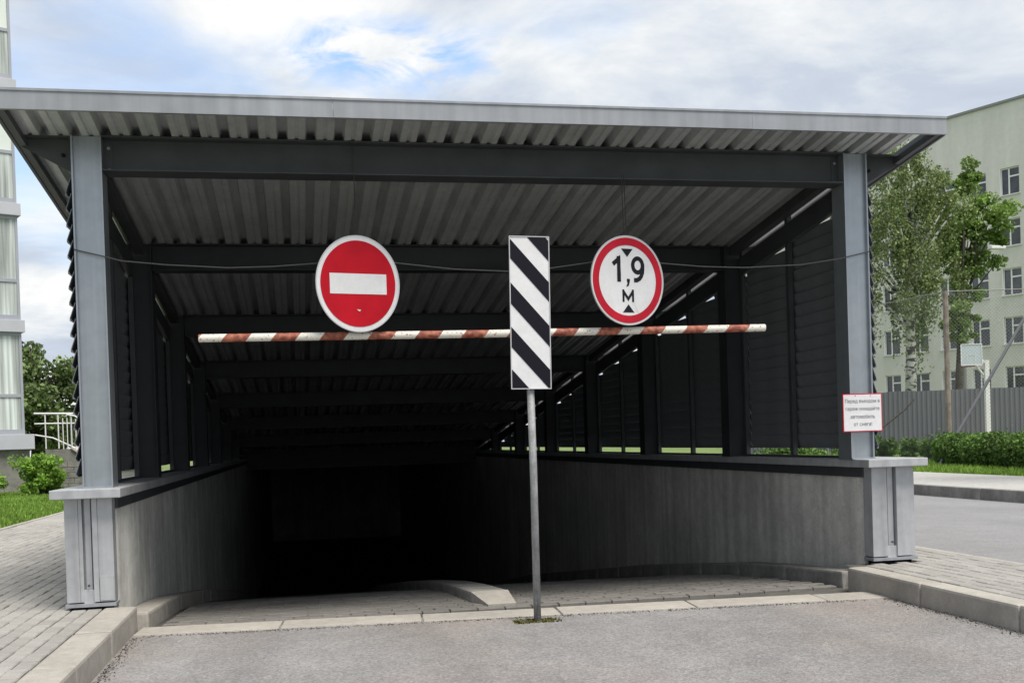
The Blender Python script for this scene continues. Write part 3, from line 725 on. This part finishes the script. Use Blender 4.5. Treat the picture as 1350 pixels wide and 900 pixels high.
# ------------------------------------------------------------------ vegetation builders
def crown_points(n, cx, cy, cz, rx, ry, rz, clumps, cr, seedpts=None):
    cc = rng.normal(size=(clumps, 3)); cc /= np.linalg.norm(cc, axis=1)[:, None]; cc *= (rng.random(clumps)**.45)[:, None]
    cc = cc*[rx, ry, rz]+[cx, cy, cz]
    idx = rng.integers(0, clumps, n); d = rng.normal(size=(n, 3)); d /= np.linalg.norm(d, axis=1)[:, None]
    rad = cr*(.5+.8*rng.random(clumps))[idx]*rng.random(n)**.5
    P = cc[idx]+d*rad[:, None]*[1, 1, .75]; return P, cc
def bush(name, loc, rx, ry, h, n, size, m, label, cat, group=None, stem=True):
    T = empty(name, loc, label, cat, group=group)
    P, cc = crown_points(n, 0, 0, h*.42, rx*.82, ry*.82, h*.46, 32, min(rx, h*.5)*.46); P[:, 2] = np.abs(P[:, 2])
    V, Fc = leaves(P, size); from_np('foliage', V, Fc, m, T)
    if stem:
        b = MB()
        for c in cc[:12]: b.tube([(c[0]*.1, c[1]*.1, 0), tuple(c*.6), tuple(c)], [.02, .012, .006], 5)
        b.build('stems', MT['bark'], T)
    return T
def tree(name, loc, H, crown, trunk_r, nleaf, lsize, m, bark, label, droop=0, clumps=60, cr=.9, lean=(0, 0), limbs=14, base_z=0):
    T = empty(name, loc, label, 'tree')
    cz, rx, ry, rz = crown; top = H*.93
    b = MB(); tp = [(0, 0, base_z), (lean[0]*.3+.05, lean[1]*.3, H*.3), (lean[0]*.7-.05, lean[1]*.7, H*.62), (lean[0], lean[1], top)]
    b.tube(tp, [trunk_r*1.15, trunk_r*.85, trunk_r*.5, trunk_r*.1], 10); b.build('trunk', bark, T, smooth=True)
    P, cc = crown_points(nleaf, lean[0], lean[1], cz, rx, ry, rz, clumps, cr)
    if droop:
        k = rng.random(nleaf)**1.5*droop; P[:, 2] -= k*rng.random(nleaf); P[:, :2] = P[:, :2]
        strand = rng.integers(0, 420, nleaf); off = rng.normal(size=(420, 2))*.02
        P[:, :2] = np.round(P[:, :2]/.22)*.22+rng.normal(size=(nleaf, 2))*.035+off[strand]
    V, Fc = leaves(P, lsize, droop=1.2 if droop else 0); from_np('crown', V, Fc, m, T)
    b = MB()
    for i in range(limbs):
        c = cc[i % len(cc)]; z0 = max(base_z+1.5, min(c[2]*.55+H*.1, top*.9)); f = min(1, max(0, z0/top))
        p0 = (lean[0]*f, lean[1]*f, z0); mid = tuple((p0[k]+c[k])/2+(.25 if k == 2 else 0) for k in range(3))
        b.tube([p0, mid, tuple(c)], [trunk_r*.32, trunk_r*.2, trunk_r*.06], 6)
    b.build('branches', bark, T); return T
def grass(name, pts_fn, n, hgt, label):
    P = pts_fn(n); n = len(P); a = rng.random(n)*2*np.pi; w = .012+.012*rng.random(n); h = hgt*(.5+.9*rng.random(n))
    dx = np.stack([np.cos(a)*w, np.sin(a)*w, np.zeros(n)], 1); t = np.stack([rng.normal(size=n)*h*.35, rng.normal(size=n)*h*.35, h], 1)
    V = np.stack([P-dx, P+dx, P+t], 1).reshape(-1, 3); o = from_np(name, V, np.arange(n*3).reshape(n, 3), MT['grass'])
    tag(o, label, 'grass', kind='stuff')
def rect(x0, x1, y0, y1, p=1.0):
    def f(n): 
        k = rng.random(n)**p; return np.stack([x0+(x1-x0)*rng.random(n), y0+(y1-y0)*k, np.full(n, -.03)], 1)
    return f
grass('lawn_grass', rect(-12, -2.78, 5, 34), 130000, .075, 'bright green mown lawn left of the pavement')
grass('verge_grass', rect(15.65, 21.5, 8, 40), 60000, .11, 'green verge grass between the far pavement and the hedge')

# ------------------------------------------------------------------ left side: glazed block, ramp railing, shrubs
T = empty('glazed_balcony_block', (-6.07, 24.4, 0), 'pale grey apartment block with glazed balconies and net curtains at the left edge', 'building', R(26.42))
Wb = 9.0
MB().box(-Wb, -.02, .9, 8, 0, 17).build('core_wall', MT['slab'], T)
fl = [1.2, 4.47, 7.72, 11.17, 14.5]
for i, z in enumerate(fl):
    if i == 0: MB().box(-Wb, .22, -.12, .9, 1.2, 1.62).build('balcony_slab', MT['slab'], T, bevel=.01); top = 1.62
    else: MB().box(-Wb, .08, -.10, .9, z, z+.34).build('balcony_slab', MT['slab'], T, bevel=.01); top = z+.34
    nz = fl[i+1] if i+1 < len(fl) else 17.0
    mid = top+(nz-top)*(.38 if i < 2 else .46)
    x = -.0; wp = 1.25
    for k in range(7):
        xr = -.0-k*wp; xl = xr-wp
        f = MB(); fwid = .09
        f.box(xr-.07, xr, 0, .07, top, nz-.002); f.box(xl, xr-.07, .004, .066, top, top+.14); f.box(xl, xr-.07, .004, .066, nz-.10, nz-.003); f.box(xl, xr-.07, .004, .066, mid-.045, mid+.045)
        fo = f.build('window_frame', MT['bframe'], T)
        pm_ = MT['blind'] if i >= 2 else MT['curtain']
        MB().box(xl, xr-.07, .03, .045, mid+.045, nz-.10).build('pane', pm_, fo)
        MB().box(xl, xr-.07, .03, .045, top+.14, mid-.045).build('pane', MT['curtain'] if i != 0 else pm_, fo)
MB().box(-Wb, .12, .05, 8, -.05, 1.198).build('stone_base', MT['stone'], T)
MB().box(.02, .05, .35, .9, 1.62, 17).build('side_glazing', MT['bframe'], T)
# stone ramp landing with pink steps and white railing
T = empty('entrance_ramp', (-5.9, 26.0, 0), 'low stone entrance ramp wall with pinkish coping beside the glazed block', 'ramp')
b = MB(); b.prism([(0, 0), (2.6, 0), (2.6, .55), (1.45, .62), (.75, 1.18), (0, 1.18)], 'y', 0, 3.0); b.build('stone_wall', MT['stone'], T)
rows = MB(); 
for k, z in enumerate(np.arange(.0, 1.1, .16)):
    x = -.05-(k % 2)*.16
    while x < 1.3-(k > 3)*.45*(k-3):
        rows.box(max(x, .01)+.006, x+.32, -.02-.012*random.random(), .0, z+.006, z+.152); x += .33
b = MB(); b.poly([(.73, -.06, 1.185), (1.47, -.06, .62), (1.47, 3.0, .62), (.73, 3.0, 1.185), (.73, -.06, 1.25), (1.47, -.06, .69), (1.47, 3.0, .69), (.73, 3.0, 1.25)], [(0,3,2,1),(4,5,6,7),(0,1,5,4),(1,2,6,5),(2,3,7,6),(3,0,4,7)])
b.box(1.471, 2.62, -.06, 3.0, .555, .69); b.build('coping', MT['tile'], T)
rows.build('stone_courses', MT['stone'], T); T.children[-1]['kind'] = 'stuff'
T = empty('white_railing', (-5.9, 26.1, 1.2), 'white painted tubular handrail on the entrance ramp', 'railing')
b = MB(); b.tube([(-.3, 0, 1.05), (1.0, 0, 1.02), (2.6, 0, .95)], .03, 8); b.build('top_rail', MT['whitep'], T)
b = MB(); b.tube([(-.3, 0, .75), (.75, 0, .74), (2.6, 0, .70)], .022, 8); b.build('middle_rail', MT['whitep'], T)
b = MB(); b.tube([(-.3, 0, .42), (.2, 0, .32), (1.5, 0, -.35)], .022, 8); b.build('sloping_rail', MT['whitep'], T)
b = MB(); b.tube([(.6, -.05, .95), (.62, -.05, 1.0), (.85, -.05, .95), (1.6, -.05, .3)], .022, 8); b.build('sloping_rail', MT['whitep'], T)
for x in (.0, .36, .72): MB().tube([(x, 0, -.0), (x, 0, 1.02)], .02, 8).build('baluster', MT['whitep'], T)
for k in range(14):
    x = .5+k*.12; MB().tube([(x, -.05, -.05-.5*max(0, x-.7)*.9), (x, -.05, .9-.62*max(0, x-.8))], .014, 6).build('baluster', MT['whitep'], T)
T = empty('parked_scooter_cover', (-4.2, 27.2, 1.2), 'white sheet-covered object behind the white handrail', 'cover')
P = []; b = MB()
ring = []
for k, (z, r) in enumerate(((0, .52), (.25, .5), (.45, .36), (.56, .1))):
    ring.append([(r*math.cos(a)*1.3*(1+.06*math.sin(3*a+k)), r*math.sin(a)*.8, z*1.0) for a in np.linspace(0, 2*math.pi, 17)[:-1]])
vs = [p for r_ in ring for p in r_]; fs = []
for k in range(3):
    for j in range(16): fs.append((k*16+j, k*16+(j+1) % 16, (k+1)*16+(j+1) % 16, (k+1)*16+j))
fs.append(tuple(48+j for j in range(16))); b.poly(vs, fs); b.build('sheet_cover', MT['white'], T, smooth=True)
bush('leafy_shrub', (-5.1, 21.8, -.02), .84, .7, 1.22, 6000, .095, MT['leaf_s'], 'bright green leafy shrub on the lawn in front of the left building', 'shrub')
bush('leafy_shrub', (-6.35, 21.6, -.02), .5, .5, .85, 1600, .09, MT['leaf_s'], 'smaller green shrub cut by the left edge of the photo', 'shrub')
tree('broad_tree', (-13.2, 57, 0), 7.6, (3.7, 3.6, 2.6, 3.3), .25, 20000, .26, MT['leaf_t'], MT['bark'], 'dense dark green tree behind the white handrail', clumps=60, cr=1.0)
tree('broad_tree', (-9.6, 60, 0), 7.9, (3.8, 2.8, 2.4, 3.5), .25, 14000, .26, MT['leaf_t'], MT['bark'], 'dark green tree half hidden by the left canopy column', clumps=50, cr=1.0)

# ------------------------------------------------------------------ right side: verge, hedge, fences, court, trees, building
hedge_specs = [((18.35, 14.6, -.02), 1.15, .95, .8, 9000), ((18.0, 16.2, -.02), .95, 1.0, .82, 8000), ((18.7, 12.9, -.02), 1.2, .9, .78, 8000), ((19.2, 11.2, -.02), 1.2, .95, .8, 6000)]
T = empty('clipped_hedge', (18.3, 14.5, -.02), 'long dense green clipped hedge in front of the mesh fence', 'hedge')
def hedge_pts(n, p0, p1, w, h):
    t = rng.random(n); a = rng.random(n)*2*np.pi; r = rng.random(n)**.35
    bumps = .08*np.sin(t*23)+.06*np.sin(t*51+1)
    X = (w/2+bumps*.6)*r*np.cos(a); Z = h*.5+(h*.5+bumps*.5)*r*np.sin(a)
    d = np.array(p1)-np.array(p0); L = np.linalg.norm(d); d /= L; nrm = np.array([-d[1], d[0]])
    XY = np.array(p0)+np.outer(t*L, d)+np.outer(X, nrm)
    return np.column_stack([XY, np.abs(Z)])
P = hedge_pts(34000, (18.45, 18.0), (17.1, 11.0), .95, .84); P[:, :2] -= [18.3, 14.5]
V, Fc = leaves(P, .07); from_np('foliage', V, Fc, MT['leaf_h'], T)
b = MB()
for k in range(24):
    t_ = k/23; x, y = 18.45-1.35*t_-18.3, 18.0-7.0*t_-14.5
    b.tube([(x, y, 0), (x+random.uniform(-.1, .1), y+random.uniform(-.1, .1), .6)], [.02, .01], 5)
b.build('stems', MT['bark'], T)
for k, (loc, rx, h, lab, n) in enumerate([((20.6, 24.9, -.02), .62, 1.0, 'rounded green bush right beside the canopy column', 4200), ((20.2, 22.7, -.02), .36, .82, 'narrow green bush second from the canopy column', 2000), ((19.75, 21.0, -.02), .24, .85, 'thin upright bush third from the canopy column', 1200), ((19.0, 19.3, -.02), .3, .8, 'small bush at the foot of the rusty fence post', 1500),
                                        ((21.3, 27.5, -.02), .6, .8, 'low bush seen through the gap under the louvres', 2200)]):
    bush('verge_bush', loc, rx, rx, h, n, .075, MT['leaf_h'], lab, 'bush', group='bushes along the verge')
# chain link fence: two runs meeting at the rusty post
def rowpost(T, p, h, r, m, name='fence_post'): return MB().tube([(p[0], p[1], 0), (p[0], p[1], h)], r, 8).build(name, m, T)
T = empty('chain_link_fence', (19.35, 19.36, 0), 'tall chain link court fence with rusty corner post and diagonal brace', 'fence')
O = Vector((19.35, 19.36, 0)); PA = Vector((0, 0, 0)); PB = Vector((-.75, 5.6, 0)); PC = Vector((4.4, -.9, 0)); HT = 4.8
MB().tube([(0, 0, 0), (0, 0, HT)], .075, 8).build('corner_post', MT['rust'], T)
MB().tube([tuple(PB), (PB.x, PB.y, HT)], .04, 8).build('fence_post', MT['wire'], T)
MB().tube([tuple(PC), (PC.x, PC.y, HT)], .05, 8).build('fence_post', MT['wire'], T)
MB().tube([(-1.45, -1.72, 0), (-1.0, -1.86, .81), (.82, -2.19, 3.77), (1.44, -2.3, 4.79)], .045, 8).build('diagonal_brace', MT['mfence'], T)
def mesh_run(A, B, H, step, w, nm):
    d = (B-A); L = d.length; d.normalize(); V = []; Fs = []
    def seg(s0, z0, s1, z1):
        dirv = Vector((s1-s0, z1-z0)).normalized(); nx_, nz_ = -dirv[1]*w/2, dirv[0]*w/2; k = len(V)
        for s, z, q in ((s0, z0, 1), (s0, z0, -1), (s1, z1, -1), (s1, z1, 1)):
            p = A+d*(s+nx_*q); V.append((p.x, p.y, z+nz_*q))
        Fs.append((k, k+1, k+2, k+3))
    s = -H
    while s < L:
        for sgn in (1, -1):
            a, c = s, s+H
            if sgn == 1:
                t0, t1 = max(0, -a), min(H, L-a)
                if t1 > t0: seg(a+t0, t0, a+t1, t1)
            else:
                t0, t1 = max(0, -a), min(H, L-a)
                if t1 > t0: seg(a+t0, H-t0, a+t1, H-t1)
        s += step
    o = from_np(nm, np.array(V), np.array(Fs), MT['wire'], T); o['kind'] = 'stuff'
    b = MB(); b.tube([(A.x, A.y, H), (B.x, B.y, H)], .012, 6); b.build('top_wire', MT['wire'], T)
mesh_run(PA, PB, HT, .10, .005, 'wire_mesh'); mesh_run(PA, PC, HT, .10, .005, 'wire_mesh')
# dark profiled metal fence
T = empty('metal_sheet_fence', (23.0, 33.2, 0), 'long dark grey profiled sheet metal fence behind the court', 'fence')
A0 = Vector((19.5, 35.8, 0)); B0 = Vector((35.5, 27.2, 0)); d = (B0-A0); L = d.length; d.normalize(); nn = Vector((d.y, -d.x, 0))
k = 0; s = 0; PWn = 1.1
while s < L:
    prof = []; n = 6
    for j in range(n):
        for a, dd in ((0, 0), (.09, 0), (.11, .03), (.16, .03)): prof.append((s+j*PWn/n+a, dd))
    prof.append((s+PWn, 0)); top = 2.50+random.uniform(-.015, .015)
    V = []; F_ = []
    for q, dd in prof:
        p = A0+d*q+nn*dd-T.location; V += [(p.x, p.y, 0), (p.x, p.y, top)]
    for j in range(len(prof)-1): F_.append((2*j, 2*j+2, 2*j+3, 2*j+1))
    MB().poly(V, F_).build('sheet_panel', MT['mfence'], T); s += PWn
b = MB(); pa = A0-T.location-nn*.05; pb = B0-T.location-nn*.05
b.tube([(pa.x, pa.y, 2.3), (pb.x, pb.y, 2.3)], .03, 6).build('rail', MT['mfence'], T)
# low shrubs along the fence foot
def weeds(n):
    t_ = rng.random(n); p = np.outer(1-t_, [20.5, 33.6])+np.outer(t_, [33, 27]); p += rng.normal(size=(n, 2))*.35
    return np.column_stack([p, .0+np.abs(rng.normal(size=n))*.18*(1+.8*np.sin(t_*30))])
V, Fc = leaves(weeds(9000), .13); tag(from_np('fence_weeds', V, Fc, MT['leaf_h']), 'ragged weeds growing along the foot of the dark metal fence', 'weeds', kind='stuff')
# basketball hoop
T = empty('basketball_hoop', (25.5, 26.28, 0), 'white basketball hoop post with pale blue backboard on the court', 'basketball hoop', R(-11.3))
MB().box(-.1, .05, -.07, .07, 0, 3.32).build('post', MT['whitep'], T)
MB().box(-.85, -.101, -.06, .06, 3.22, 3.34).build('arm', MT['whitep'], T)
MB().tube([(-.1, 0, 2.75), (-.45, 0, 3.2)], .035, 6).build('strut', MT['whitep'], T)
bb = MB().box(-1.0, -.28, -.22, -.18, 3.15, 3.88).build('backboard', MT['boardm'], T)
b = MB(); 
for a in ((-1.02, -.26, 3.13, 3.16), (-1.02, -.26, 3.87, 3.9), (-1.02, -.99, 3.13, 3.9), (-.29, -.26, 3.13, 3.9)): b.box(a[0], a[1], -.235, -.222, a[2], a[3])
b.build('backboard_border', MT['whitep'], bb)
b = MB(); 
for a in ((-.8, -.5, 3.5, 3.515), (-.8, -.785, 3.28, 3.5), (-.515, -.5, 3.28, 3.5)): b.box(a[0], a[1], -.228, -.222, a[2], a[3])
b.build('target_square', MT['whitep'], bb)
b = MB(); rr_ = [(-.85+.2*math.cos(a), -.45+.2*math.sin(a), 3.1) for a in np.linspace(0, 2*math.pi, 17)]; b.tube(rr_, .02, 6, cap=False); b.build('ring', MT['hoopr'], T)
# bent pole leaning on the court side
o = MB().tube([(22.0, 28.9, .75), (22.8, 28.6, 1.1), (23.5, 28.3, 1.7), (23.8, 28.2, 2.05)], [.05, .045, .035, .03], 6).build('bent_branch', MT['bark'])
tag(o, 'dark bent branch in front of the metal fence, right of the notice', 'branch')
o = MB().tube([(18.9, 13.9, .0), (18.9, 13.9, .88), (18.95, 13.75, .98), (19.2, 13.4, 1.0)], .035, 8).build('bent_pipe', MT['whitep'])
tag(o, 'short white bent pipe standing out of the hedge at the right edge', 'pipe')
# street lamp in front of the building
T = empty('street_lamp', (38.2, 46.2, 0), 'thin grey street lamp beside the leafy maple tree', 'street lamp')
MB().tube([(0, 0, 0), (0, 0, 8), (.15, 0, 10.3)], [.13, .09, .07], 10).build('pole', MT['wire'], T)
MB().tube([(.15, 0, 10.3), (.8, -.1, 10.7), (1.6, -.3, 10.85)], .05, 8).build('arm', MT['wire'], T)
MB().box(1.5, 2.4, -.55, -.2, 10.82, 11.0).build('lamp_head', MT['whitep'], T, bevel=.04)
T = empty('street_lamp', (16.73, 19.97, 0), 'thin street lamp whose arm just shows above the canopy roof edge', 'street lamp')
MB().tube([(0, 0, 0), (0, 0, 9.85)], .022, 8).build('pole', MT['post'], T); MB().tube([(0, 0, 9.83), (-.35, 0, 9.78), (-.6, 0, 9.68)], .014, 6).build('arm', MT['post'], T)
# trees
tree('birch_tree', (29.8, 38.2, -.2), 15.9, (10.4, 2.8, 2.6, 4.8), .27, 27000, .125, MT['leaf_b'], MT['birch'], 'tall drooping birch with white speckled trunk beside the canopy column', droop=3.2, clumps=64, cr=.55, lean=(.3, 0), limbs=34)
tree('birch_tree', (27.0, 40.6, -.2), 13.0, (7.8, 2.0, 2.2, 4.0), .17, 10000, .125, MT['leaf_b'], MT['bark'], 'thinner dark-stemmed birch half hidden by the canopy column', droop=2.4, clumps=34, cr=.85, lean=(.3, 0), limbs=12)
tree('maple_tree', (33.4, 40.0, -.2), 14.6, (11.4, 2.1, 2.0, 2.9), .22, 13000, .17, MT['leaf_m'], MT['bark'], 'bright green maple tree in front of the cream building', clumps=70, cr=.52, lean=(.9, 0), limbs=26)
V_extra = crown_points(4200, 0, 0, 0, 1.2, 1.0, 2.1, 30, .38)[0]
mt_ = bpy.data.objects['maple_tree']; V, Fc = leaves(V_extra+[.5, 0, 7.2], .16); from_np('lower_crown', V, Fc, MT['leaf_m'], mt_)
tree('roadside_tree', (16.15, 8.6, 0), 8.2, (6.55, 1.7, 1.7, 1.3), .14, 5200, .11, MT['leaf_b'], MT['bark'], 'roadside tree whose twigs reach in at the top right edge', clumps=30, cr=.5, limbs=14)

# cream building on the right
T = empty('cream_building', (47.6, 55.53, -.5), 'cream rendered five-storey building with rows of white framed windows', 'building', R(-65.86))
HB = 22.65; X0, X1 = -26.0, 10.0; zoff = .5
sills = [3.05, 6.3, 9.5, 12.74, 16.1]; WH = 1.78; WW = 1.32; PT = 2.3
cols = []; c = -1.72-2.3*9
while c < X1-1: cols.append(c); c += 2.3
wall = MB()
# local x = -s
zprev = -1
for r_, sz in enumerate(sills):
    z0, z1 = sz+zoff, sz+zoff+WH
    wall.box(X0, X1, 0, .35, zprev, z0)
    xp = X0
    for c in cols:
        wall.box(xp, c-WW/2, 0, .35, z0, z1); xp = c+WW/2
    wall.box(xp, X1, 0, .35, z0, z1); zprev = z1
wall.box(X0, X1, 0, .35, zprev, HB)
wo_ = wall.build('facade_wall', MT['bldg'], T)
MB().box(X0, X1, 2.5, 14, -1, HB-.2).build('rear_block', MT['bldg'], T)
MB().box(X0, X1, .351, 2.5, HB-.5, HB-.2).build('roof', MT['coping'], T)
MB().box(X0-.1, X1+.1, -.14, .6, HB+.001, HB+.16).build('roof_coping', MT['coping'], T)
MB().box(X0, X0+.3, .351, 2.5, -1, HB-.5).build('side_wall', MT['bldg'], T); MB().box(X1-.3, X1, .351, 2.5, -1, HB-.5).build('side_wall', MT['bldg'], T)
fb = MB(); x0, x1 = -WW/2, WW/2
fb.box(x0, x0+.07, .16, .22, 0, WH); fb.box(x1-.07, x1, .16, .22, 0, WH); fb.box(x0+.07, x1-.07, .161, .219, 0, .07); fb.box(x0+.07, x1-.07, .161, .219, WH-.07, WH)
fb.box(-.16, -.06, .158, .222, .07, WH-.07); fb.box(-.06, x1-.07, .162, .218, WH-.62, WH-.52)
fb.box(x0, x0+.03, .0, .159, .0, WH)
fme = fb.mesh('window', MT['pvc'])
gme = MB().box(x0+.07, -.16, .185, .195, .07, WH-.07).box(-.06, x1-.07, .185, .195, .07, WH-.62).box(-.06, x1-.07, .185, .195, WH-.52, WH-.07).mesh('pane', MT['glass'])
sme = MB().box(x0-.09, x1+.09, -.09, .16, -.06, .0).mesh('sill', MT['bwhite'])
for sz in sills:
    for c in cols:
        w = link(bpy.data.objects.new('window', fme), T); w.location = (c, 0, sz+zoff)
        g = link(bpy.data.objects.new('pane', gme), w); q = link(bpy.data.objects.new('sill', sme), w)
